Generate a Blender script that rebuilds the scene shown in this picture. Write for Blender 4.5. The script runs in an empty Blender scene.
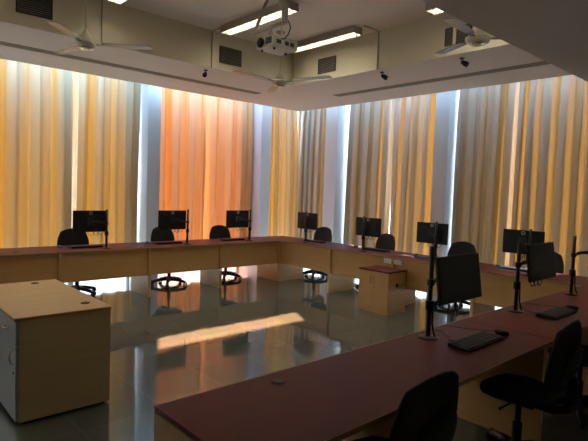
import bpy, math, random
from mathutils import Vector, Matrix
random.seed(7)
PI = math.pi
C = bpy.context.scene.collection

# ------------------------------------------------------------------ materials
def nodes(name):
    m = bpy.data.materials.new(name); m.use_nodes = True
    nt = m.node_tree; nt.nodes.clear()
    out = nt.nodes.new('ShaderNodeOutputMaterial')
    return m, nt, out

def mix_rgb(nt, fac, a, b):
    n = nt.nodes.new('ShaderNodeMix'); n.data_type = 'RGBA'
    for k, v in ((0, fac), (6, a), (7, b)):
        if hasattr(v, 'is_output'): nt.links.new(v, n.inputs[k])
        else: n.inputs[k].default_value = v if k == 0 else (*v, 1)
    return n.outputs[2]

def pbr(name, col, rough=.5, metal=0, spec=.5, noise=None, bump=0, coat=0):
    """noise = (scale xyz, second colour) mixes a second tone in with a noise texture"""
    m, nt, out = nodes(name)
    b = nt.nodes.new('ShaderNodeBsdfPrincipled'); nt.links.new(b.outputs[0], out.inputs[0])
    b.inputs['Base Color'].default_value = (*col, 1)
    b.inputs['Roughness'].default_value = rough
    b.inputs['Metallic'].default_value = metal
    b.inputs['Specular IOR Level'].default_value = spec
    b.inputs['Coat Weight'].default_value = coat
    if noise:
        tc = nt.nodes.new('ShaderNodeTexCoord'); mp = nt.nodes.new('ShaderNodeMapping')
        mp.inputs['Scale'].default_value = noise[0]
        nz = nt.nodes.new('ShaderNodeTexNoise'); nz.inputs['Scale'].default_value = 1; nz.inputs['Detail'].default_value = 5
        nt.links.new(tc.outputs['Object'], mp.inputs[0]); nt.links.new(mp.outputs[0], nz.inputs['Vector'])
        r = nt.nodes.new('ShaderNodeValToRGB')
        r.color_ramp.elements[0].position = .35; r.color_ramp.elements[1].position = .65
        r.color_ramp.elements[0].color = (*col, 1); r.color_ramp.elements[1].color = (*noise[1], 1)
        nt.links.new(nz.outputs[0], r.inputs[0]); nt.links.new(r.outputs[0], b.inputs['Base Color'])
        if bump:
            bp = nt.nodes.new('ShaderNodeBump'); bp.inputs['Strength'].default_value = bump; bp.inputs['Distance'].default_value = .002
            nt.links.new(nz.outputs[0], bp.inputs['Height']); nt.links.new(bp.outputs[0], b.inputs['Normal'])
    return m

def emit(name, col, s):
    m, nt, out = nodes(name)
    e = nt.nodes.new('ShaderNodeEmission'); e.inputs[0].default_value = (*col, 1); e.inputs[1].default_value = s
    nt.links.new(e.outputs[0], out.inputs[0]); return m

def glass(name, tint):
    m, nt, out = nodes(name)
    t = nt.nodes.new('ShaderNodeBsdfTransparent'); t.inputs[0].default_value = (*tint, 1)
    g = nt.nodes.new('ShaderNodeBsdfGlossy'); g.inputs['Roughness'].default_value = .03
    x = nt.nodes.new('ShaderNodeMixShader'); x.inputs[0].default_value = .05
    nt.links.new(t.outputs[0], x.inputs[1]); nt.links.new(g.outputs[0], x.inputs[2]); nt.links.new(x.outputs[0], out.inputs[0])
    return m

def fabric(name, front, thru, w_thru=.5, fold_bands=None):
    """curtain cloth: reflects 'front', lets 'thru' coloured light glow through; optional vertical bands paint fold light and shade into the colour"""
    m, nt, out = nodes(name)
    d = nt.nodes.new('ShaderNodeBsdfDiffuse'); t = nt.nodes.new('ShaderNodeBsdfTranslucent')
    d.inputs[0].default_value = (*front, 1); t.inputs[0].default_value = (*thru, 1)
    tc = nt.nodes.new('ShaderNodeTexCoord')
    if fold_bands:  # lit crests and ochre valleys of the folds, painted as bands
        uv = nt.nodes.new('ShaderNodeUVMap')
        mp = nt.nodes.new('ShaderNodeMapping'); mp.inputs['Scale'].default_value = (fold_bands[0], 0, 0)
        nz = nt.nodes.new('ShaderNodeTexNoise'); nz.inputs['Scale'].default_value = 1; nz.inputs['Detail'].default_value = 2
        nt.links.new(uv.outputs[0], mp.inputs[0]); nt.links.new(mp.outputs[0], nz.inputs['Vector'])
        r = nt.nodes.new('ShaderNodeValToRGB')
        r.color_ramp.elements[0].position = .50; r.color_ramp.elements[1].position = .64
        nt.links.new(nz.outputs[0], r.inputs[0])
        nt.links.new(mix_rgb(nt, r.outputs[0], fold_bands[1], fold_bands[2]), d.inputs[0])
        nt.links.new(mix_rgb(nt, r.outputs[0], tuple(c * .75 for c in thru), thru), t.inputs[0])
    x = nt.nodes.new('ShaderNodeMixShader'); x.inputs[0].default_value = w_thru
    nt.links.new(d.outputs[0], x.inputs[1]); nt.links.new(t.outputs[0], x.inputs[2]); nt.links.new(x.outputs[0], out.inputs[0])
    return m

def floor_mat():
    m, nt, out = nodes('polished_stone_tiles')
    b = nt.nodes.new('ShaderNodeBsdfPrincipled'); nt.links.new(b.outputs[0], out.inputs[0])
    tc = nt.nodes.new('ShaderNodeTexCoord')
    br = nt.nodes.new('ShaderNodeTexBrick')
    br.offset = 0; br.inputs['Scale'].default_value = 1
    br.inputs['Brick Width'].default_value = .6; br.inputs['Row Height'].default_value = .6
    br.inputs['Mortar Size'].default_value = .003
    br.inputs['Color1'].default_value = (.086, .098, .078, 1); br.inputs['Color2'].default_value = (.108, .116, .094, 1)
    br.inputs['Mortar'].default_value = (.16, .145, .115, 1)
    nt.links.new(tc.outputs['Object'], br.inputs['Vector'])
    nz = nt.nodes.new('ShaderNodeTexNoise'); nz.inputs['Scale'].default_value = 2.2; nz.inputs['Detail'].default_value = 6
    nt.links.new(tc.outputs['Object'], nz.inputs['Vector'])
    mul = nt.nodes.new('ShaderNodeMix'); mul.data_type = 'RGBA'; mul.blend_type = 'OVERLAY'; mul.inputs[0].default_value = .35
    nt.links.new(br.outputs[0], mul.inputs[6]); nt.links.new(nz.outputs[1], mul.inputs[7])
    nt.links.new(mul.outputs[2], b.inputs['Base Color'])
    b.inputs['Roughness'].default_value = .06; b.inputs['IOR'].default_value = 1.55
    w = nt.nodes.new('ShaderNodeTexNoise'); w.inputs['Scale'].default_value = 1.6; w.inputs['Detail'].default_value = 1
    nt.links.new(tc.outputs['Object'], w.inputs['Vector'])
    bp = nt.nodes.new('ShaderNodeBump'); bp.inputs['Strength'].default_value = .12; bp.inputs['Distance'].default_value = .02
    nt.links.new(w.outputs[0], bp.inputs['Height']); nt.links.new(bp.outputs[0], b.inputs['Normal'])
    return m

M = dict(
 floor=floor_mat(),
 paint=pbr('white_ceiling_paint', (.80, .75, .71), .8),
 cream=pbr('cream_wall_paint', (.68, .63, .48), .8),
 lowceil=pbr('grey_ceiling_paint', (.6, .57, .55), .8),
 column=pbr('white_column_paint', (.68, .68, .70), .6),
 rear=pbr('beige_wall_paint', (.72, .68, .60), .85),
 wood=pbr('maple_laminate', (.53, .31, .105), .45, noise=((1.5, 1.5, 28), (.57, .34, .12))),
 woodtop=pbr('pale_maple_laminate', (.58, .38, .17), .38, noise=((2, 26, 2), (.63, .42, .20))),
 woodside=pbr('khaki_laminate', (.50, .40, .22), .45, noise=((1.5, 1.5, 30), (.53, .43, .24))),
 edge=pbr('wood_edge_band', (.40, .22, .085), .45),
 top=pbr('burgundy_laminate', (.128, .022, .022), .40, 0, .10, noise=((6, 6, 6), (.14, .025, .025))),
 greydoor=pbr('grey_laminate', (.40, .41, .42), .3),
 black=pbr('black_plastic', (.010, .010, .011), .45, 0, .3),
 blackmetal=pbr('black_powder_coat', (.010, .010, .011), .35),
 fabricblack=pbr('black_upholstery', (.012, .012, .014), .85, noise=((60, 60, 60), (.018, .018, .02)), bump=.3),
 screen=pbr('monitor_screen', (.060, .072, .080), .2, spec=.35),
 chrome=pbr('chrome', (.7, .7, .7), .2, 1),
 steel=pbr('grey_steel', (.14, .14, .14), .35, .8),
 logo=pbr('grey_logo', (.62, .62, .62), .4),
 keycap=pbr('dark_keycaps', (.022, .022, .024), .5),
 blue=pbr('blue_grey_plastic', (.10, .13, .24), .35),
 white=pbr('white_plastic', (.75, .74, .70), .4),
 proj=pbr('pale_grey_plastic', (.58, .60, .52), .45),
 projdark=pbr('dark_grille_plastic', (.05, .05, .045), .5),
 bracket=pbr('beige_metal', (.42, .39, .33), .5),
 fan=pbr('cream_enamel', (.66, .62, .48), .3),
 blade=pbr('fan_blade_paint', (.42, .40, .38), .25, .3),
 grille=pbr('dark_grille', (.03, .028, .024), .7),
 slat=pbr('vent_slat_metal', (.18, .17, .14), .5),
 slot=pbr('slot_diffuser_metal', (.33, .30, .27), .5),
 lampcase=pbr('lamp_housing_metal', (.40, .36, .30), .5),
 louvre=pbr('bright_louvre', (.42, .39, .33), .35),
 tube=emit('fluorescent_tube', (1, .93, .78), 30),
 frame=pbr('window_frame_metal', (.35, .36, .38), .4, .5),
 glass=glass('clear_glass', (.90, .94, .96)),
 glassrose=glass('bronze_glass', (.98, .72, .61)),
 glassblue=glass('blue_tinted_glass', (.42, .62, .76)),
 frosted=fabric('frosted_roof_panel', (.6, .66, .70), (.50, .68, .82), .55),
 ground=pbr('pale_concrete', (.46, .43, .39), .9),
 gold=fabric('golden_curtain_cloth', (.50, .42, .32), (.80, .35, .05), .045, (5, (.44, .37, .28), (.43, .25, .09))),  # last two colours stand for light and shade on the folds
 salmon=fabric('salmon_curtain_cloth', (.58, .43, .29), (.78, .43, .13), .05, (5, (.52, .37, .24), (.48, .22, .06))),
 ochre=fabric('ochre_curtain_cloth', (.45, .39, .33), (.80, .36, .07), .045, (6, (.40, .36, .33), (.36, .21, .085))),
)

# ------------------------------------------------------------------ mesh builder
class MB:
    def __init__(s): s.v = []; s.f = []
    def add(s, vs, fs, mat=None):
        o = len(s.v)
        s.v += [tuple(mat @ Vector(p)) if mat else tuple(p) for p in vs]
        s.f += [tuple(i + o for i in f) for f in fs]
        return s
    def box(s, x0, x1, y0, y1, z0, z1, mat=None):
        vs = [(x, y, z) for x in (x0, x1) for y in (y0, y1) for z in (z0, z1)]
        return s.add(vs, [(0, 1, 3, 2), (4, 6, 7, 5), (0, 4, 5, 1), (2, 3, 7, 6), (0, 2, 6, 4), (1, 5, 7, 3)], mat)
    def tube(s, pts, r, n=8, closed=True):
        pts = [Vector(p) for p in pts]; rs = r if isinstance(r, (list, tuple)) else [r] * len(pts)
        vs = []; fs = []; up = None
        for i, p in enumerate(pts):
            d = (pts[min(i + 1, len(pts) - 1)] - pts[max(i - 1, 0)]).normalized()
            if up is None:
                up = Vector((0, 0, 1)) if abs(d.z) < .9 else Vector((1, 0, 0))
            a = d.cross(up).normalized(); b = a.cross(d).normalized(); up = b
            for k in range(n):
                t = 2 * PI * k / n
                vs.append(p + rs[i] * (math.cos(t) * a + math.sin(t) * b))
        for i in range(len(pts) - 1):
            for k in range(n):
                fs.append((i * n + k, i * n + (k + 1) % n, (i + 1) * n + (k + 1) % n, (i + 1) * n + k))
        if closed:
            fs.append(tuple(range(n))[::-1]); fs.append(tuple((len(pts) - 1) * n + k for k in range(n)))
        return s.add(vs, fs)
    def lathe(s, prof, n=24, mat=None):
        vs = []; fs = []
        for r, z in prof:
            for k in range(n):
                t = 2 * PI * k / n; vs.append((max(r, 1e-4) * math.cos(t), max(r, 1e-4) * math.sin(t), z))
        for i in range(len(prof) - 1):
            for k in range(n):
                fs.append((i * n + k, i * n + (k + 1) % n, (i + 1) * n + (k + 1) % n, (i + 1) * n + k))
        fs.append(tuple(range(n))[::-1]); fs.append(tuple((len(prof) - 1) * n + k for k in range(n)))
        return s.add(vs, fs, mat)
    def pad(s, fn, nu=14, nv=14, squ=.30):
        """closed cushion: fn(u, v, side) -> point, u v in -1..1 on a rounded square"""
        def sq(u, v):
            return (u * (1 - squ * v * v * .98), v * (1 - squ * u * u * .98))
        vs = []; fs = []
        for side in (1, -1):
            for i in range(nu + 1):
                for j in range(nv + 1):
                    u0 = math.sin((2 * i / nu - 1) * PI / 2); v0 = math.sin((2 * j / nv - 1) * PI / 2)
                    u, v = sq(u0, v0)
                    e = max(abs(u0), abs(v0))
                    vs.append(fn(u, v, side * math.sqrt(max(0, 1 - e ** 6))))
        N = (nu + 1) * (nv + 1)
        for i in range(nu):
            for j in range(nv):
                a = i * (nv + 1) + j; q = (a, a + nv + 1, a + nv + 2, a + 1)
                fs.append(q); fs.append(tuple(x + N for x in q[::-1]))
        return s.add(vs, fs)
    def build(s, name, mat, parent=None, bevel=0, smooth=False, uv=None, loc=None, weld=False):
        me = bpy.data.meshes.new(name); me.from_pydata(s.v, [], s.f)
        if weld:
            import bmesh
            bm = bmesh.new(); bm.from_mesh(me); bmesh.ops.remove_doubles(bm, verts=bm.verts, dist=1e-5)
            bmesh.ops.recalc_face_normals(bm, faces=bm.faces); bm.to_mesh(me); bm.free()
        me.materials.append(M[mat]); me.update()
        if uv:
            l = me.uv_layers.new(name='UVMap')
            for lp in me.loops: l.data[lp.index].uv = uv[lp.vertex_index]
        if smooth:
            for p in me.polygons: p.use_smooth = True
        o = bpy.data.objects.new(name, me); C.objects.link(o)
        if parent: o.parent = parent
        if loc: o.location = loc
        if bevel:
            b = o.modifiers.new('Bevel', 'BEVEL'); b.width = bevel; b.segments = 2; b.limit_method = 'ANGLE'; b.angle_limit = math.radians(50)
        if smooth:
            pass
        return o

def tag(o, label, cat, group=None):
    o['label'] = label; o['category'] = cat
    if group: o['group'] = group
    return o
def thing(name, label, cat, loc=(0, 0, 0), rz=0, group=None):
    o = bpy.data.objects.new(name, None); C.objects.link(o)
    o.empty_display_size = .1
    o.location = loc; o.rotation_euler = (0, 0, rz)
    return tag(o, label, cat, group)
def dup(o, loc=None, rz=None, label=None, parent=None):
    c = o.copy(); C.objects.link(c)
    if parent: c.parent = parent
    if loc is not None: c.location = loc
    if rz is not None: c.rotation_euler = (0, 0, rz)
    if label: c['label'] = label
    for ch in list(o.children): dup(ch, parent=c)
    return c
def struct(o): o['kind'] = 'structure'; return o
def box(*a): return MB().box(*a)
def zrot(p, a): return Matrix.Translation(p) @ Matrix.Rotation(a, 4, 'Z')

# ------------------------------------------------------------------ setting
# x runs along the left curtain wall (towards the right), y along the right one (away from the viewer), z up
SOF = 3.487; CEI = 4.047; ROOF = 4.62
struct(box(-9.5, 3.26, -9.5, 3.0, -.12, 0).build('floor', 'floor'))
struct(box(-9.5, -.088, -4.91, -.315, CEI, ROOF).build('ceiling', 'paint'))
struct(box(-9.5, 1.93, -.31, 1.70, SOF, ROOF).build('ceiling_soffit_left', 'paint'))
struct(box(-.083, 1.93, -4.91, -.31, SOF, ROOF).build('ceiling_soffit_right', 'paint'))
struct(box(-9.5, -.083, -.315, -.31, SOF, CEI).build('trim_1', 'cream'))
struct(box(-.088, -.083, -4.91, -.315, SOF, CEI).build('trim_2', 'cream'))
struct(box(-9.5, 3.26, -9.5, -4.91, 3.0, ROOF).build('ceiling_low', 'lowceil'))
struct(box(-9.6, -9.5, -9.6, 3.0, 0, ROOF).build('wall_west', 'rear'))
struct(box(-9.5, 3.26, -9.6, -9.5, 0, ROOF).build('wall_south', 'rear'))
struct(box(-9.5, -4.60, 2.7, 3.0, 0, ROOF).build('wall_left', 'rear'))
struct(box(2.95, 3.26, -9.5, -4.75, 0, 3.0).build('wall_right', 'rear'))
struct(box(-30, 40, 3.01, 60, -.25, -.13).build('ground', 'ground'))
struct(box(3.27, 40, -40, 3.01, -.25, -.13).build('ground_side', 'ground'))
# columns between the curtain bays
for b in ((-1.567, -1.297, 2.15, 2.96), (1.203, 1.497, 2.15, 2.96), (-4.60, -4.32, 2.15, 2.96),
          (2.38, 3.20, .890, 1.268), (2.38, 3.20, -1.904, -1.608), (2.38, 3.20, -4.95, -4.62), (2.94, 3.26, 2.76, 3.0)):
    struct(box(*b, 0, ROOF).build('column', 'column', bevel=.008))
# windows behind the curtains
wn = 0
def window(wall, a, b, mat, mull=()):
    global wn; wn += 1
    f = MB(); p = MB()
    def bx(mb, u0, u1, n0, n1, z0, z1):
        mb.box(u0, u1, n0, n1, z0, z1) if wall == 'A' else mb.box(n0 + .23, n1 + .23, u0, u1, z0, z1)
    bx(f, a, b, 2.88, 2.94, 0, .06); bx(f, a, b, 2.88, 2.94, ROOF - .06, ROOF)
    bx(f, a, a + .05, 2.88, 2.94, .06, ROOF - .06); bx(f, b - .05, b, 2.88, 2.94, .06, ROOF - .06)
    for m in mull: bx(f, m - .05, m + .05, 2.88, 2.94, .06, ROOF - .06)
    bx(p, a + .05, b - .05, 2.905, 2.915, .06, ROOF - .06)
    w = struct(f.build('window_%d' % wn, 'frame')); p.build('window_pane', mat, w)
window('A', -4.32, -1.567, 'glass', (-2.72,))
window('A', -1.297, 1.203, 'glassrose')
window('A', 1.497, 2.94, 'glass')
window('B', 1.268, 2.76, 'glass')
window('B', -1.608, .890, 'glass')
window('B', -4.62, -1.904, 'glass')
# narrow roof lights over the curtain pockets
def rooflight(x0, x1, y0, y1, mat):
    global wn; wn += 1
    f = MB()
    f.box(x0, x1, y0, y0 + .04, ROOF, ROOF + .06).box(x0, x1, y1 - .04, y1, ROOF, ROOF + .06)
    f.box(x0, x0 + .04, y0 + .04, y1 - .04, ROOF, ROOF + .06).box(x1 - .04, x1, y0 + .04, y1 - .04, ROOF, ROOF + .06)
    w = struct(f.build('window_%d' % wn, 'frame'))
    box(x0 + .04, x1 - .04, y0 + .04, y1 - .04, ROOF + .02, ROOF + .03).build('window_pane', mat, w)
rooflight(-4.6, 1.90, 1.66, 3.0, 'glassblue')
rooflight(1.90, 3.26, 2.16, 3.0, 'frosted')
rooflight(1.90, 3.26, 1.70, 2.16, 'glassblue')
rooflight(1.90, 3.26, .62, 1.70, 'frosted')
rooflight(1.90, 3.26, -.20, .62, 'glassblue')
rooflight(1.90, 3.26, -4.9, -.20, 'frosted')

# ------------------------------------------------------------------ curtains
def curtain(wall, a, b, mat, label, top=4.24, hem=.40, seed=0, amp=.075, wl=.20, left=None, right=None, holes=()):
    rnd = random.Random(seed)
    L = abs(b - a); nu = int(L / .016); zs = [hem + (top - hem) * k / 22 for k in range(23)]
    if holes: zs = sorted(set(zs[:-1] + [top - .075, top - .035, top]))
    # uneven folds: random phase speed along the width
    ph = [0]; sp = [rnd.uniform(.65, 1.5) for _ in range(int(L / .14) + 3)]
    am = [rnd.uniform(.6, 1.25) for _ in range(int(L / .14) + 3)]
    def lerp(arr, t):
        q = t * (len(arr) - 1.001); i = int(q); k = q - i; k = k * k * (3 - 2 * k)
        return arr[i] * (1 - k) + arr[i + 1] * k
    for i in range(nu): ph.append(ph[-1] + 2 * PI * (L / nu) / wl * lerp(sp, i / nu))
    p2 = rnd.uniform(0, 6)
    vs = []; uv = []; fs = []
    base = 2.48 if wall == 'A' else 2.71
    for z in zs:
        h = (z - hem) / (top - hem)
        l = left(z) if left else 0; r = right(z) if right else 0
        for i in range(nu + 1):
            t = i / nu
            A = amp * lerp(am, t) * (1.05 - .97 * h ** 6)
            q = ph[i] + .25 * math.sin(3 * h + p2 + t * 4)
            n = base + A * (1 - 2 * abs(math.sin(q / 2)) ** .75) + .010 * math.sin(q * 1.7 + p2) + .01 * math.sin(2.1 * h + t * 9)
            u = a + l + (b - a - l - r) * t + .022 * math.sin(2 * q) * (1 if 0 < i < nu else 0)
            vs.append((u, n, z) if wall == 'A' else (n, u, z))
            uv.append((L * t, z))
    for k in range(len(zs) - 1):
        for i in range(nu):
            if holes and k == len(zs) - 3 and any(abs((i + .5) / nu - hh) < .55 / nu * 1.3 for hh in holes): continue
            f = (k * (nu + 1) + i, k * (nu + 1) + i + 1, (k + 1) * (nu + 1) + i + 1, (k + 1) * (nu + 1) + i)
            fs.append(f)
    mb = MB(); mb.add(vs, fs)
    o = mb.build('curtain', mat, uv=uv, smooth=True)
    return tag(o, label, 'curtain', None)

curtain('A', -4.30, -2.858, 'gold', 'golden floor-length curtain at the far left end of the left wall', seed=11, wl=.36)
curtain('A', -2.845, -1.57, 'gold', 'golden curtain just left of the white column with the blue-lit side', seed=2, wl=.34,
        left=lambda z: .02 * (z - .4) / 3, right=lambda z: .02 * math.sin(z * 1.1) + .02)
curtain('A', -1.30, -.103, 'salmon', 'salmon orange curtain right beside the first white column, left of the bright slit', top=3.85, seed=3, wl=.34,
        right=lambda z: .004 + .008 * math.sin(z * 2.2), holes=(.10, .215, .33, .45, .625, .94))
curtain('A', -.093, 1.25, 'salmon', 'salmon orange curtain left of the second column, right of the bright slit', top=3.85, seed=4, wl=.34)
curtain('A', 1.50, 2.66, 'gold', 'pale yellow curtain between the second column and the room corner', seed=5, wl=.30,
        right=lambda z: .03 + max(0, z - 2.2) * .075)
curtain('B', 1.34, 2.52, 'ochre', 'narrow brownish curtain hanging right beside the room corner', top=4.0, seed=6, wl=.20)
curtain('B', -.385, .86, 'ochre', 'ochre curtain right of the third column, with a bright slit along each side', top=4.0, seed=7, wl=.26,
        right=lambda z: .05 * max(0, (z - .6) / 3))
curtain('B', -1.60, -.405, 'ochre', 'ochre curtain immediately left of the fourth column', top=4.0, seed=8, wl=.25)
curtain('B', -3.04, -1.93, 'ochre', 'ochre curtain with painted fold shading immediately right of the fourth column', top=4.0, seed=9, wl=.25)
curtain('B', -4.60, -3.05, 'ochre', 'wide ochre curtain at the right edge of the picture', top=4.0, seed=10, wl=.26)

# ------------------------------------------------------------------ desks
def desk(L, D, loc, rz, label, grom=None, back_edge=False):
    t = thing('computer_desk', label, 'desk', loc, rz, 'desk units of the horseshoe')
    box(.001, L - .001, .0, D, .728, .75).build('tabletop', 'top', t, bevel=.002)
    box(.001, L - .001, -.006, 0, .722, .7495).build('edge_band', 'edge', t)
    box(.02, L - .02, .030, .048, .3255, .722).build('modesty_panel', 'wood', t)
    for a in (.001, L - .021):
        box(a, a + .02, -.004, .60, 0, .7215).build('leg', 'wood', t, bevel=.001)
    if back_edge: box(.001, L - .001, D, D + .004, .724, .7495).build('edge_band', 'edge', t)
    for g in grom or ():
        MB().lathe([(.034, .7502), (.034, .754), (.028, .756), (.0, .7565)], 20).build('cable_grommet', 'black', t, loc=(g[0], g[1], 0))
    return t
DL = ['maple and burgundy desk at the left edge, with no monitor on it in view',
      'maple and burgundy desk under the leftmost monitor',
      'maple and burgundy desk standing in front of the first white column',
      'maple and burgundy desk on the left run that meets the inner corner']
for k in range(4):
    desk(1.27, .718, (-5.085 + 1.2712 * k, 0, 0), 0, DL[k], [(.80, .25)] if k == 0 else None)
DR = ['desk on the right run that meets the inner corner, left of the sockets',
      'desk on the right run holding the left one of the two white sockets',
      'desk on the right run holding the right one of the two white sockets',
      'desk on the right run nearest the viewer, joining the near row']
for k in range(4):
    desk(1.27, .717, (0, -1.2697 * k, 0), -PI / 2, DR[k])
DF = ['near burgundy desk farthest right, below the monitor cut by the frame edge',
      'near burgundy desk carrying the small keyboard and the second large screen',
      'near burgundy desk carrying the largest screen and its keyboard',
      'near burgundy desk with a bare top and an end panel facing left']
for k in range(4):
    desk(1.2575, .65, (-1.2575 * k, -5.0785, 0), PI, DF[k], [(.665, .105)] if k == 3 else None, True)
for y0, y1, lb in ((.001, .718, 'burgundy corner desk top in the far corner where both runs meet'),
                   (-5.7285, -5.0795, 'burgundy corner desk top at the right where near row meets right run')):
    t = thing('corner_desk', lb, 'desk', (0, y0, 0), 0, 'desk units of the horseshoe')
    box(.001, .717, 0, y1 - y0, .728, .75).build('tabletop', 'top', t, bevel=.002)
    (box(.05, .55, y1 - y0 - .04, y1 - y0 - .02, 0, .728) if y0 > 0 else box(.66, .68, .05, y1 - y0 - .05, 0, .728)).build('leg', 'wood', t)

# ------------------------------------------------------------------ office chairs (front is -y)
def make_chair(label):
    t = thing('office_chair', label, 'chair', group='black swivel chairs')
    def seat(u, v, s): return (.235 * u * (1 - .06 * v), .225 * v - .01, .465 + .03 * s + .012 * u * u - .02 * max(0, -v - .6))
    MB().pad(seat).build('seat', 'fabricblack', t, smooth=True, weld=True)
    def back(u, v, s):
        w = .242 - .018 * (v + 1) / 2 - .012 * v * v
        return (w * u, .245 + .03 * v - .055 * u * u + .02 * (1 - v * v) + .022 * s + .015, .745 + .23 * v)
    MB().pad(back, squ=.20).build('backrest', 'fabricblack', t, smooth=True, weld=True)
    def shell(u, v, s):
        return (.15 * u, .285 + .03 * v - .05 * u * u * .5 + .02 * (1 - v * v) + .012 * s, .70 + .13 * v)
    sh = MB().pad(shell).build('back_shell', 'black', t, smooth=True, weld=True)
    MB().tube([(0, .02, .415), (0, .20, .412), (0, .275, .44), (0, .305, .52), (0, .30, .64)], [.028, .028, .03, .028, .02], 10).build('back_support', 'black', t, smooth=True)
    bl = MB()
    for k in range(9):
        z = .45 + k * .018
        bl.lathe([(.02, 0), (.036, .004), (.036, .010), (.02, .014)], 12, Matrix.Translation((0, .30, z)))
    bl.build('bellows', 'black', t, smooth=False)
    box(-.10, .10, -.12, .12, .405, .437).build('seat_mechanism', 'black', t, bevel=.01)
    MB().tube([(.09, .0, .42), (.20, -.02, .41), (.24, -.02, .412)], [.006, .006, .01], 8).build('lever', 'black', t)
    MB().lathe([(.03, .10), (.03, .26), (.018, .262), (.018, .41)], 16).build('gas_column', 'black', t, smooth=False)
    b = MB().lathe([(.05, .06), (.056, .09), (.046, .13), (.03, .14)], 16).build('base_hub', 'black', t)
    for k in range(5):
        a = 2 * PI * k / 5 + .3; c, s = math.cos(a), math.sin(a)
        MB().tube([(.03 * c, .03 * s, .10), (.15 * c, .15 * s, .088), (.285 * c, .285 * s, .058)], [.036, .030, .023], 8).build('leg', 'black', b, smooth=True)
        w = MB()
        rot = zrot((.29 * c, .29 * s, .028), a + .6)
        for sx in (-.018, .018):
            w.lathe([(.024, -.011), (.028, -.008), (.028, .008), (.024, .011)], 14, rot @ Matrix.Translation((sx, 0, 0)) @ Matrix.Rotation(PI / 2, 4, 'Y'))
        w.box(-.008, .008, -.02, .02, .02, .05, rot)
        w.build('caster', 'black', b)
    return t
ch = make_chair('black chair at the left edge behind the desk, nearly cut off')
ch.location = (-4.53, .76, 0); ch.rotation_euler = (0, 0, .1)
for x, y, r, lb in ((-3.345, .74, -.08, 'black swivel chair behind the leftmost monitor'),
    (-1.82, .74, .05, 'black swivel chair in front of the first white column'),
    (-.675, .72, -.05, 'black swivel chair against the salmon curtain, left of the third monitor'),
    (.90, -.02, -PI / 2 + .1, 'black swivel chair near the far corner, in front of the third column'),
    (.92, -1.50, -PI / 2 - .1, 'black swivel chair just right of the monitor above the cabinet'),
    (.92, -3.02, -PI / 2 + .1, 'black swivel chair right of the fourth column, behind the largest screen'),
    (.92, -4.24, -PI / 2 - .05, 'black swivel chair at right behind the second large screen'),
    (-4.25, -5.65, PI + .0, 'nearest black chair in the foreground with a wide rounded backrest'),
    (-2.84, -5.66, PI + .05, 'foreground black chair seen from its side, with a bellows spine'),
    (-1.70, -5.64, PI + .1, 'foreground black chair at the right edge, mostly cut off')):
    dup(ch, (x, y, 0), r, lb)

# ------------------------------------------------------------------ monitors on pole arms (screen faces +y, pole at the origin)
def text_mesh(s, size):
    cu = bpy.data.curves.new('t', 'FONT'); cu.body = s; cu.size = size; cu.align_x = 'CENTER'; cu.align_y = 'CENTER'; cu.extrude = .0006
    o = bpy.data.objects.new('t', cu); C.objects.link(o)
    me = bpy.data.meshes.new_from_object(o.evaluated_get(bpy.context.evaluated_depsgraph_get()))
    bpy.data.objects.remove(o); return me
def ring(r0, r1, th, n=28):
    vs = []; fs = []
    for y in (0, th):
        for r in (r0, r1):
            for k in range(n): vs.append((r * math.cos(2 * PI * k / n), y, r * math.sin(2 * PI * k / n)))
    for k in range(n):
        j = (k + 1) % n
        fs += [(k, j, n + j, n + k), (2 * n + k, 3 * n + k, 3 * n + j, 2 * n + j), (k, 2 * n + k, 2 * n + j, j), (n + k, n + j, 3 * n + j, 3 * n + k)]
    return MB().add(vs, fs)
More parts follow.
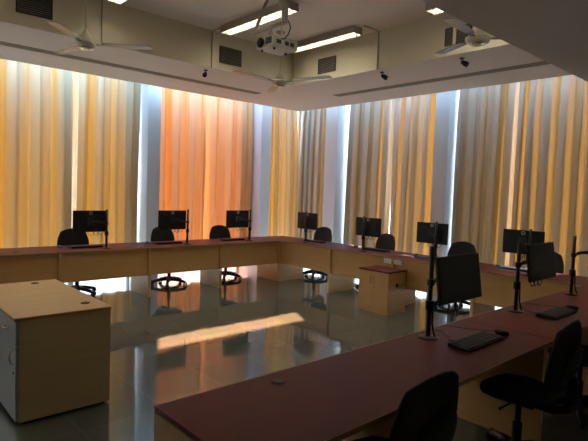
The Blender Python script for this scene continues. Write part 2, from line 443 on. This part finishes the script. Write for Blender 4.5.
def make_monitor(label, loc, rz, xo, yo=.0, H=.30, W=.49, tilt=0, yaw=0, cz=1.137, ph=1.31):
    t = thing('monitor', label, 'monitor', loc, rz, 'flat monitors on pole arms')
    MB().lathe([(.062, 0), (.062, .008), (.05, .012), (.018, .016), (.018, .02)], 20).build('base', 'blackmetal', t)
    MB().tube([(0, 0, .012), (0, 0, ph - .75)], .0155, 12).build('pole', 'blackmetal', t, smooth=True)
    MB().lathe([(.024, -.03), (.028, -.025), (.028, .025), (.024, .03)], 14).build('collar', 'black', t, loc=(0, 0, .215))
    MB().tube([(.0, .052, .021), (.004, .045, .03), (.004, .028, .10), (.0, .024, .21)], .007, 6).build('cable', 'black', t, smooth=True)
    a = MB().tube([(0, 0, cz - .75 - .03), (xo * .5, .028, cz - .75 - .01), (xo, yo + .03, cz - .75)], .016, 8)
    a.box(xo - .05, xo + .05, yo + .03, yo + .042, cz - .80, cz - .70)
    a.lathe([(.025, -.02), (.025, .02)], 12, Matrix.Translation((0, 0, cz - .78)))
    a.build('arm', 'blackmetal', t)
    # the screen assembly: one panel with bezel, screen, logo
    h = bpy.data.meshes.new
    P = Matrix.Translation((xo, yo + .045, cz - .75)) @ Matrix.Rotation(yaw, 4, 'Z') @ Matrix.Rotation(tilt, 4, 'X')
    b = MB().box(-W / 2, W / 2, .012, .034, -H / 2, H / 2).box(-W * .36, W * .36, 0, .012, -H * .36, H * .27)
    pn = b.build('display', 'black', t, bevel=.005); pn.matrix_basis = P
    box(-W / 2 + .014, W / 2 - .014, .034, .0352, -H / 2 + .018, H / 2 - .014).build('screen', 'screen', pn)
    lg = ring(.0195, .0245, .002)
    me = text_mesh('DELL', .0155)
    vs = [(-v.co.x, .001 - v.co.z, v.co.y) for v in me.vertices]  # read from the back
    vs = [(v.co.x, .0012 - v.co.z, v.co.y) for v in me.vertices]
    lg.add(vs, [tuple(p.vertices) for p in me.polygons]); bpy.data.meshes.remove(me)
    lo = lg.build('logo', 'logo', pn, loc=(.0, .0098, H * .385)); lo['label'] = 'small grey round maker badge'
    cb = MB()
    for k, (dx, dz) in enumerate(((-.05, -.06), (.03, -.05), (.09, -.035))):
        cb.tube([(dx, .0, -H * .40), (dx + .01, -.005, -H / 2 - .02 + dz * .2), (dx + .05, -.01, -H / 2 - .03 + dz * .4), (dx + .09, -.004, -H / 2 + .0)], .004, 6)
    cb.build('cable_loop', 'black', pn, smooth=True)
    return t
Ay = .17
for px, mx, lb in ((-3.135, -3.34, 'leftmost monitor, back to the room, left of the first column'),
                   (-1.815, -2.055, 'monitor with its back to the room, partly over the first column'),
                   (-.560, -.785, 'monitor in front of the salmon curtain, left of the second column')):
    make_monitor(lb, (px, Ay, .75), 0, mx - px, H=.305, W=.485 if px < -1 else .475)
for py, my, lb in ((-.515, -.475, 'small monitor nearest the far corner, back to the room'),
                   (-1.835, -1.875, 'monitor above the small double-door cabinet'),
                   (-3.136, -3.03, 'monitor in front of the fourth column'),
                   (-4.421, -4.31, 'rear monitor with badge, behind the second large screen')):
    make_monitor(lb, (.165, py, .75), -PI / 2, -(my - py), H=.295, W=.50)
make_monitor('largest screen, standing on the near desk, lit faintly grey', (-3.18, -5.20, .75), PI, -.135, .055, H=.295, W=.51, tilt=-math.radians(-8), cz=1.145, ph=1.345)
make_monitor('second large screen on the near desk, right of the largest one', (-1.91, -5.20, .75), PI, -.14, .055, H=.295, W=.51, tilt=-math.radians(-8), cz=1.165, ph=1.32)
make_monitor('near desk monitor cut off by the right frame edge', (-.69, -5.20, .75), PI, -.20, .09, H=.30, W=.51, cz=1.17, ph=1.325)

# ------------------------------------------------------------------ keyboards and mice
def make_keyboard(label, loc, rz, mat='black', cable=None):
    t = thing('keyboard', label, 'keyboard', loc, rz, 'keyboards on the desks')
    m = Matrix.Rotation(math.radians(4), 4, 'X')
    MB().add([(-.225, -.075, .0), (.225, -.075, .0), (.225, .075, .0), (-.225, .075, .0), (-.225, -.075, .014), (.225, -.075, .014), (.225, .075, .026), (-.225, .075, .026)],
             [(3, 2, 1, 0), (4, 5, 6, 7), (0, 1, 5, 4), (1, 2, 6, 5), (2, 3, 7, 6), (3, 0, 4, 7)]).build('keyboard_body', mat, t, bevel=.004)
    k = MB()
    for r in range(6):
        for c in range(21):
            x = -.212 + c * .0203; y = -.062 + r * .0215; z = .0165 + (y + .075) / .15 * .012
            k.box(x, x + .0165, y, y + .017, z - .004, z + .005)
    k.build('keys', 'keycap' if mat == 'black' else mat, t)
    if cable: MB().tube(cable, .0025, 6).build('cable', 'black', t, smooth=True)
    return t
KA = [(-3.36, .36, 'keyboard under the leftmost monitor'), (-2.07, .36, 'keyboard below the monitor by the first column'), (-.79, .37, 'keyboard below the monitor by the salmon curtain')]
k0 = None
for x, y, lb in KA:
    if k0 is None: k0 = make_keyboard('dark ' + lb, (x, y, .75), PI)
    else: dup(k0, (x, y, .75), PI, 'dark ' + lb)
for y, lb in ((-.47, 'dark keyboard below the monitor nearest the far corner'), (-1.89, 'dark keyboard below the monitor above the cabinet')):
    dup(k0, (.44, y, .75), PI / 2, lb)
kb = make_keyboard('bluish keyboard below the monitor in front of the fourth column', (.36, -2.94, .75), PI / 2, 'blue')
dup(k0, (.46, -4.15, .75), PI / 2, 'dark keyboard behind the second large screen')
make_keyboard('black keyboard on the near desk, right of the largest screen pole', (-3.02, -5.45, .75), .02, cable=[(-.05, .075, .012), (-.11, .13, .004), (-.07, .16, .003), (-.02, .17, .003), (.0, .22, .003), (.06, .27, .003), (.04, .33, .003)])
make_keyboard('black keyboard on the near desk, below the second large screen', (-1.72, -5.45, .75), .0, cable=[(-.05, .075, .012), (-.09, .12, .004), (-.11, .16, .003), (-.08, .20, .003), (.0, .26, .003), (.03, .33, .003)])
def make_mouse(label, loc, rz, mat='black', cable=None):
    t = thing('computer_mouse', label, 'mouse', loc, rz, 'computer mice on the desks')
    def f(u, v, s): return (.031 * u * (1 - .12 * v), .055 * v, (.018 + .018 * s * (1 - .25 * v * v) if s > 0 else .018 + .018 * s))
    MB().pad(f, 10, 10, .35).build('mouse_body', mat, t, smooth=True, weld=True)
    MB().tube([(0, .020, .034), (0, .034, .0315)], .004, 8).build('scroll_wheel', 'steel', t)
    if cable: MB().tube(cable, .002, 6).build('cable', 'black', t, smooth=True)
    return t
m0 = make_mouse('blue-grey mouse on the desk below the leftmost chair back', (-3.685, .45, .75), PI, 'blue')
for x, y, r, lb in ((-2.36, .47, PI, 'blue-grey mouse left of the keyboard by the first column'),
                    (.48, -1.42, PI / 2, 'blue-grey mouse left of the monitor above the cabinet'),
                    (.47, -2.61, PI / 2, 'blue-grey mouse left of the monitor at the fourth column'),
                    (.52, -3.87, PI / 2, 'blue-grey mouse left of the rear monitor with badge')):
    dup(m0, (x, y, .75), r, lb)
make_mouse('black mouse right of the keyboard at the largest screen', (-2.70, -5.46, .75), -.2, cable=[(0, .055, .012), (-.03, .12, .003), (-.10, .20, .003), (-.14, .26, .003), (-.20, .33, .003)])
make_mouse('black mouse right of the keyboard at the second large screen', (-1.405, -5.455, .75), -.2, cable=[(0, .055, .012), (-.04, .12, .003), (-.12, .20, .003), (-.18, .33, .003)])

# ------------------------------------------------------------------ cabinets
def handle_arc(c, axis, r=.05, t=.004):
    pts = []
    for k in range(9):
        a = PI * k / 8 - PI / 2
        d = -.026 * math.cos(a)
        pts.append((c[0] + d, c[1] + (r * math.sin(a) if axis == 'y' else 0), c[2] + (r * math.sin(a) if axis == 'z' else 0)))
    return MB().tube(pts, t, 8)
t = thing('low_cabinet', 'small maple double-door cabinet with burgundy top below the wall sockets', 'cabinet', (-.4315, -2.545, 0))
w, d = .52, .423
box(.02, d, -w / 2, w / 2, .0, .578).build('cabinet_body', 'wood', t, bevel=.002)
box(.0, d, -w / 2 - .005, w / 2 + .005, .578, .60).build('cabinet_top', 'top', t, bevel=.002)
box(.015, .02, -w / 2, w / 2, 0, .06).build('plinth', 'wood', t)
for s in (-1, 1):
    y0, y1 = (0.0015, w / 2) if s > 0 else (-w / 2, -.0015)
    dr = box(.002, .0195, y0, y1, .065, .574).build('door', 'wood', t, bevel=.002)
    handle_arc((.002, s * .032, .46), 'z', .045).build('handle', 'steel', dr, smooth=True)['label'] = 'dark bow handle'
    if s < 0: MB().lathe([(.009, 0), (.009, .004), (.004, .005)], 12, Matrix.Translation((.002, -.03, .36)) @ Matrix.Rotation(-PI / 2, 4, 'Y')).build('lock', 'chrome', dr)
MB().lathe([(.028, 0), (.028, .004), (.02, .006)], 16, Matrix.Translation((d * .48, -w / 2, .40)) @ Matrix.Rotation(PI / 2, 4, 'X')).build('cable_grommet', 'black', t)
MB().tube([(d * .48, -w / 2 - .006, .40), (d * .6, -w / 2 - .03, .40), (d * .85, -w / 2 - .025, .44), (d * .95, -w / 2 - .02, .60)], .0035, 6).build('cable', 'black', t, smooth=True)

t = thing('storage_cabinet', 'pale maple storage cabinet standing alone at the left front', 'cabinet', (-4.80, -2.61, 0))
X0, X1, Y0, Y1 = -.325, .325, -.66, .66
b_ = MB(); b_.box(X0 + .02, X1, Y0, Y1, .02, .725)
b_.build('cabinet_body', 'woodside', t, bevel=.002)
box(X0 - .01, X1 + .005, Y0 - .005, Y1 + .005, .725, .75).build('cabinet_top', 'woodtop', t, bevel=.002)
box(X0 - .0105, X1 + .0055, Y0 - .0055, Y1 + .0055, .7265, .742).build('edge_band', 'edge', t)
for x in (X0 + .06, X1 - .05):
    for y in (Y0 + .05, Y1 - .05): MB().lathe([(.025, 0), (.025, .02)], 12).build('foot', 'black', t, loc=(x, y, 0))
for k in range(3):
    a = Y0 + .004 + k * .4375; e = a + .433
    dw = box(X0, X0 + .0195, a, e, .555, .72).build('drawer', 'greydoor', t, bevel=.002)
    handle_arc((X0, (a + e) / 2 - .0, .645), 'y', .045).build('handle', 'chrome', dw, smooth=True)
    dr = box(X0, X0 + .0195, a, e, .03, .551).build('door', 'greydoor', t, bevel=.002)
    handle_arc((X0, a + .05, .47), 'z', .05).build('handle', 'chrome', dr, smooth=True)
    MB().lathe([(.009, 0), (.009, .004), (.004, .005)], 12, Matrix.Translation((X0, a + .05, .36)) @ Matrix.Rotation(-PI / 2, 4, 'Y')).build('lock', 'steel', dr)
for x, y in ((.205, -.46), (.12, .55)):
    MB().lathe([(.034, .7502), (.034, .754), (.028, .756), (.0, .7565)], 20).build('cable_grommet', 'black', t, loc=(x, y, 0))

# ------------------------------------------------------------------ sockets on the desk panel
for y, lb in ((-2.452, 'white double socket on the desk panel, left of the pair above the cabinet'), (-2.632, 'white double socket on the desk panel, right of the pair above the cabinet')):
    t = thing('socket_outlet', lb, 'socket', (.0295, y, .693), 0, 'sockets above the small cabinet')
    box(-.032, 0, -.066, .066, -.042, .042).build('socket_box', 'white', t, bevel=.004)
    s = MB()
    for dy in (-.03, .03):
        for a, b in ((0, .016), (-.012, -.012), (.012, -.012)):
            s.lathe([(.004, 0), (.004, .002)], 8, Matrix.Translation((-.032, dy + a, b)) @ Matrix.Rotation(-PI / 2, 4, 'Y'))
    s.build('socket_holes', 'black', t)

# ------------------------------------------------------------------ ceiling lights
def ceiling_light(label, x, y0, y1, W=.19):
    t = thing('ceiling_light', label, 'ceiling light', (x, 0, CEI), 0, 'louvred fluorescent lights')
    h = MB(); h.box(-W / 2, W / 2, y0, y1, -.012, 0)
    h.box(-W / 2, -W / 2 + .012, y0, y1, -.10, -.012).box(W / 2 - .012, W / 2, y0, y1, -.10, -.012)
    h.box(-W / 2 + .012, W / 2 - .012, y0, y0 + .012, -.10, -.012).box(-W / 2 + .012, W / 2 - .012, y1 - .012, y1, -.10, -.012)
    h.build('housing', 'lampcase', t)
    for dx in (-.04, .04):
        MB().tube([(dx, y0 + .03, -.05), (dx, y1 - .03, -.05)], .013, 10).build('tube', 'tube', t, smooth=True)
    l = MB(); n = int((y1 - y0) / .085)
    for k in range(1, n):
        y = y0 + (y1 - y0) * k / n; l.box(-W / 2 + .012, W / 2 - .012, y - .006, y + .006, -.099, -.06)
    l.box(-.006, .006, y0 + .012, y1 - .012, -.0985, -.066)
    l.build('louvre', 'louvre', t)
ceiling_light('louvred ceiling light left of the projector bracket', -1.70, -2.09, -.60)
ceiling_light('louvred ceiling light right of the projector', -.43, -2.07, -.62)
ceiling_light('louvred ceiling light half hidden by the dark low ceiling edge', -.47, -4.70, -3.28)
ceiling_light('unseen louvred fill light added above the projector', -1.70, -4.70, -3.28)  # out of frame, added to lift the room light
ceiling_light('unseen louvred fill light added above the left fan', -3.39, -4.70, -3.28)  # also unseen, added for more ambient light
ceiling_light('unseen louvred fill light added above the storage cabinet', -5.08, -2.10, -.60)  # unseen, added for light on the cabinets from the west
ceiling_light('louvred ceiling light cut by the top frame edge, above the left fan', -3.39, -2.10, -.60)

# ------------------------------------------------------------------ conduits down the coffer walls
def conduit(pts, label): 
    tag(MB().tube(pts, .011, 8).build('conduit', 'bracket'), label, 'conduit', 'conduits from the lights')
conduit([(-3.43, -.60, CEI - .012), (-3.43, -.327, CEI - .012), (-3.43, -.327, SOF)], 'thin conduit down the cream wall beside the left fan')
conduit([(-1.755, -.60, CEI - .012), (-1.755, -.327, CEI - .012), (-1.755, -.327, SOF)], 'thin conduit down the cream wall left of the middle vent')
conduit([(-.43, -2.18, CEI - .012), (-.100, -2.18, CEI - .012), (-.100, -2.18, SOF)], 'thin conduit down the cream wall at right of the corner')

# ------------------------------------------------------------------ vents
def vent(label, wall, a, b, z0, z1, div=False):
    n = (-.3155 if wall == 'A' else -.0885)
    def bx(mb, u0, u1, d0, d1, z0, z1):
        return mb.box(u0, u1, n - d1, n - d0, z0, z1) if wall == 'A' else mb.box(n - d1, n - d0, u0, u1, z0, z1)
    cx = (a + b) / 2
    t = thing('air_vent', label, 'air vent', (0, 0, 0), 0, 'louvred vents in the cream walls')
    bx(MB(), a, b, 0, .004, z0, z1).build('backing', 'grille', t)
    f = MB(); e = .012
    bx(f, a, b, .004, .014, z0, z0 + e); bx(f, a, b, .004, .014, z1 - e, z1); bx(f, a, a + e, .004, .014, z0 + e, z1 - e); bx(f, b - e, b, .004, .014, z0 + e, z1 - e)
    f.build('frame', 'grille', t)
    s = MB(); k = 9
    for i in range(k):
        z = z0 + .02 + (z1 - z0 - .04) * i / (k - 1)
        bx(s, a + e, b - e, .004, .012, z - .004, z + .004)
    s.build('louvres', 'slat', t)
    if div: bx(MB(), div - .02, div + .02, .004, .016, z0, z1).build('divider', 'cream', t)
    return t
vent('dark louvred vent at the top left, above the left ceiling fan', 'A', -4.43, -4.03, 3.635, 3.885)
vent('dark louvred vent on the left cream wall beside the projector', 'A', -1.615, -1.205, 3.60, 3.85)
vent('dark louvred vent on the cream wall right of the projector light', 'B', -1.335, -.94, 3.595, 3.835)
vent('dark louvred vent behind the ceiling fan at the right', 'B', -3.66, -3.283, 3.615, 3.84, -3.42)

# ------------------------------------------------------------------ slot diffusers in the soffits
def slot(label, wall, a, b, n):
    t = thing('slot_diffuser', label, 'air diffuser', (0, 0, 0), 0, 'linear slot diffusers in the soffit')
    def bx(mb, u0, u1, d0, d1, z0, z1):
        return mb.box(u0, u1, n + d0, n + d1, z0, z1) if wall == 'A' else mb.box(n + d0, n + d1, u0, u1, z0, z1)
    f = MB()
    for d in (-.08, -.004, .072): bx(f, a, b, d, d + .008, SOF - .008, SOF - .0005)
    bx(f, a, a + .008, -.072, .072, SOF - .008, SOF - .0005); bx(f, b - .008, b, -.072, .072, SOF - .008, SOF - .0005)
    f.build('frame', 'slat', t)
    g = MB(); bx(g, a, b, -.075, .075, SOF - .003, SOF - .0005); g.build('slot', 'slot', t)
slot('long slot diffuser in the soffit above the left curtains', 'A', -7.5, -.04, .71)
slot('long slot diffuser in the soffit above the right curtains', 'B', -4.88, -.32, 1.01)

# ------------------------------------------------------------------ small black spotlights on the soffit
def spot(label, x, y, a):
    t = thing('spotlight', label, 'spotlight', (x, y, SOF), a, 'small black spotlights')
    MB().lathe([(.03, -.012), (.03, -.0005)], 14).build('mount_plate', 'black', t)
    MB().tube([(0, 0, -.012), (0, 0, -.05), (-.02, -.02, -.055)], .008, 8).build('stem', 'steel', t)
    MB().tube([(-.055, -.055, -.10), (-.035, -.035, -.08), (.0, .0, -.05)], [.033, .036, .024], 12).build('lamp_head', 'black', t)
spot('small black spotlight under the soffit above the salmon curtain', -1.735, -.13, 0)
spot('small black spotlight under the soffit right of the corner', .071, -2.137, 1.2)
spot('small black spotlight under the soffit below the right fan', .116, -3.418, 1.0)

# ------------------------------------------------------------------ ceiling fans
def fan(label, x, y, z, angs, R=.66):
    t = thing('ceiling_fan', label, 'ceiling fan', (x, y, z), 0, 'three-bladed ceiling fans')
    MB().tube([(0, 0, .10), (0, 0, CEI - z - .05)], .011, 10).build('rod', 'fan', t, smooth=True)
    MB().lathe([(.02, CEI - z - .10), (.055, CEI - z - .02), (.058, CEI - z - .0005)], 18).build('ceiling_cup', 'fan', t)
    MB().lathe([(.055, .0), (.075, .03), (.055, .075), (.028, .11), (.016, .135), (.013, .15)], 20).build('lower_cup', 'fan', t, smooth=True)
    MB().lathe([(.06, -.055), (.098, -.04), (.108, -.02), (.108, .0), (.09, .012), (.05, .014)], 28).build('motor', 'fan', t)
    MB().lathe([(.04, -.068), (.066, -.060), (.07, -.0555)], 20).build('motor_cap', 'chrome', t)
    for a in angs:
        a = math.radians(a); m = Matrix.Rotation(a, 4, 'Z')
        MB().box(.07, .19, -.018, .018, -.012, -.006, m).build('blade_bracket', 'steel', t)
        tw = m @ Matrix.Translation((0, 0, -.004)) @ Matrix.Rotation(math.radians(3), 4, 'X') 
        vs = []; prof = [(.16, .03), (.22, .048), (.45, .056), (R - .03, .052), (R, .04)]
        for zz in (-.003, .003):
            for r_, w_ in prof: vs += [(r_, -w_, zz + .01), (r_, w_, zz - .002)]
        n = len(prof) * 2; fs = []
        for k in range(len(prof) - 1):
            q = (2 * k, 2 * k + 1, 2 * k + 3, 2 * k + 2); fs += [q[::-1], tuple(i + n for i in q)]
            fs += [(2 * k, 2 * k + 2, 2 * k + 2 + n, 2 * k + n), (2 * k + 1, 2 * k + 1 + n, 2 * k + 3 + n, 2 * k + 3)]
        fs += [(0, n, n + 1, 1), (n - 2, n - 1, 2 * n - 1, 2 * n - 2)]
        MB().add(vs, fs, tw).build('blade', 'blade', t)
fan('ceiling fan at the top left, in front of the left vent', -4.05, -1.50, 3.13, (225, 325, 95), .68)
fan('ceiling fan in the middle, below the projector', -1.80, -2.0, 3.05, (180, 287, 60), .72)
fan('ceiling fan at the right, half behind the dark low ceiling edge', -1.77, -4.66, 3.08, (187, 67, 307), .60)

# ------------------------------------------------------------------ projector and its bracket
t = thing('projector_bracket', 'beige ceiling bracket with diagonal brace holding the projector', 'bracket', (-2.688, -3.096, 0))
MB().box(-.022, .022, -.022, .022, 3.315, CEI - .0005).build('pole', 'bracket', t, bevel=.003)
MB().box(-.02, .02, .0225, .50, 3.315, 3.345).build('arm', 'bracket', t, bevel=.003)
br = MB(); br.add([(-.012, .47, 3.345), (.012, .47, 3.345), (.012, .50, 3.345), (-.012, .50, 3.345), (-.012, .026, 3.98), (.012, .026, 3.98), (.012, .056, 3.98), (-.012, .056, 3.98)],
       [(3, 2, 1, 0), (4, 5, 6, 7), (0, 1, 5, 4), (1, 2, 6, 5), (2, 3, 7, 6), (3, 0, 4, 7)]); br.build('brace', 'bracket', t)
pr = thing('projector', 'pale grey projector hanging under the beige ceiling bracket', 'projector', (-2.66, -2.95, 3.085), 0)
dx, dy = .165, .135
MB().box(-dx, dx, -dy, dy, 0, .105).build('projector_body', 'proj', pr, bevel=.012)
MB().tube([(0, .04, .105), (-.01, .06, .15), (-.028, .08, .19), (-.028, .08, .2285)], [.028, .022, .022, .022], 10).build('ceiling_mount', 'bracket', pr)
MB().lathe([(.05, 0), (.05, .012), (.04, .02), (.036, .022)], 24, Matrix.Translation((-dx, .055, .055)) @ Matrix.Rotation(-PI / 2, 4, 'Y')).build('lens', 'black', pr)
vg = MB().box(-dx - .002, -dx + .001, -.115, -.02, .025, .09)
for k in range(5): vg.box(-dx - .004, -dx - .002, -.112, -.023, .03 + k * .012, .036 + k * .012)
vg.build('vent', 'projdark', pr)
for a, b in ((-.12, -.06), (-.01, .04), (.06, .11)): box(a, b, -dy - .002, -dy + .001, .03, .07).build('port', 'projdark', pr)
for x, y in ((-.12, .09), (-.10, -.08), (.12, .0)): MB().lathe([(.012, -.02), (.012, 0)], 10).build('foot', 'black', pr, loc=(x, y, 0))
MB().tube([(-.06, -dy - .004, .08), (-.06, -dy - .05, .07), (-.02, -dy - .06, .12), (.01, -dy - .055, .20), (-.01, -dy - .042, .26)], .006, 8).build('cable', 'black', pr, smooth=True)

t = thing('ceiling_sensor', 'small round pale disc on the ceiling behind the projector', 'detector', (-1.01, -1.04, CEI))
MB().lathe([(.05, -.03), (.07, -.012), (.07, -.0005)], 18).build('detector_body', 'lampcase', t)

# ------------------------------------------------------------------ light
S = Vector((-.51, -1, -.867)).normalized()
sun = bpy.data.lights.new('sun', 'SUN'); sun.energy = 44; sun.angle = math.radians(.53); sun.color = (1, .93, .84)
so = bpy.data.objects.new('sun', sun); C.objects.link(so); so.rotation_euler = S.to_track_quat('-Z', 'Y').to_euler()
w = bpy.data.worlds.new('sky'); bpy.context.scene.world = w; w.use_nodes = True
nt = w.node_tree; bg = nt.nodes['Background']
tc = nt.nodes.new('ShaderNodeTexCoord'); sx = nt.nodes.new('ShaderNodeSeparateXYZ'); rp = nt.nodes.new('ShaderNodeValToRGB')
nt.links.new(tc.outputs['Generated'], sx.inputs[0]); nt.links.new(sx.outputs[2], rp.inputs[0]); nt.links.new(rp.outputs[0], bg.inputs[0])
rp.color_ramp.elements[0].position = .0; rp.color_ramp.elements[0].color = (.50, .51, .52, 1)
rp.color_ramp.elements[1].position = .6; rp.color_ramp.elements[1].color = (.50, .74, 1, 1)
bg.inputs[1].default_value = 9.0

# ------------------------------------------------------------------ camera
cam = bpy.data.cameras.new('camera'); cam.sensor_width = 36; cam.lens = 504.606 / 588 * 36; cam.clip_start = .05
co = bpy.data.objects.new('camera', cam); C.objects.link(co)
yaw, pit, rol = .7379, -.0594, .0349
F = Vector((math.sin(yaw) * math.cos(pit), math.cos(yaw) * math.cos(pit), math.sin(pit)))
R = F.cross(Vector((0, 0, 1))).normalized(); U = R.cross(F)
R2 = math.cos(rol) * R + math.sin(rol) * U; U2 = -math.sin(rol) * R + math.cos(rol) * U
co.matrix_world = Matrix(((R2.x, U2.x, -F.x, -6.0066), (R2.y, U2.y, -F.y, -6.9808), (R2.z, U2.z, -F.z, 1.6722), (0, 0, 0, 1)))
sc = bpy.context.scene; sc.camera = co
sc.view_settings.view_transform = 'Standard'; sc.view_settings.look = 'None'; sc.view_settings.gamma = 1
sc.view_settings.use_curve_mapping = False
sc.view_settings.exposure = .42
sc.cycles.max_bounces = 14; sc.cycles.diffuse_bounces = 8; sc.cycles.transparent_max_bounces = 12
sc.cycles.use_denoising = True
sc.cycles.caustics_reflective = True
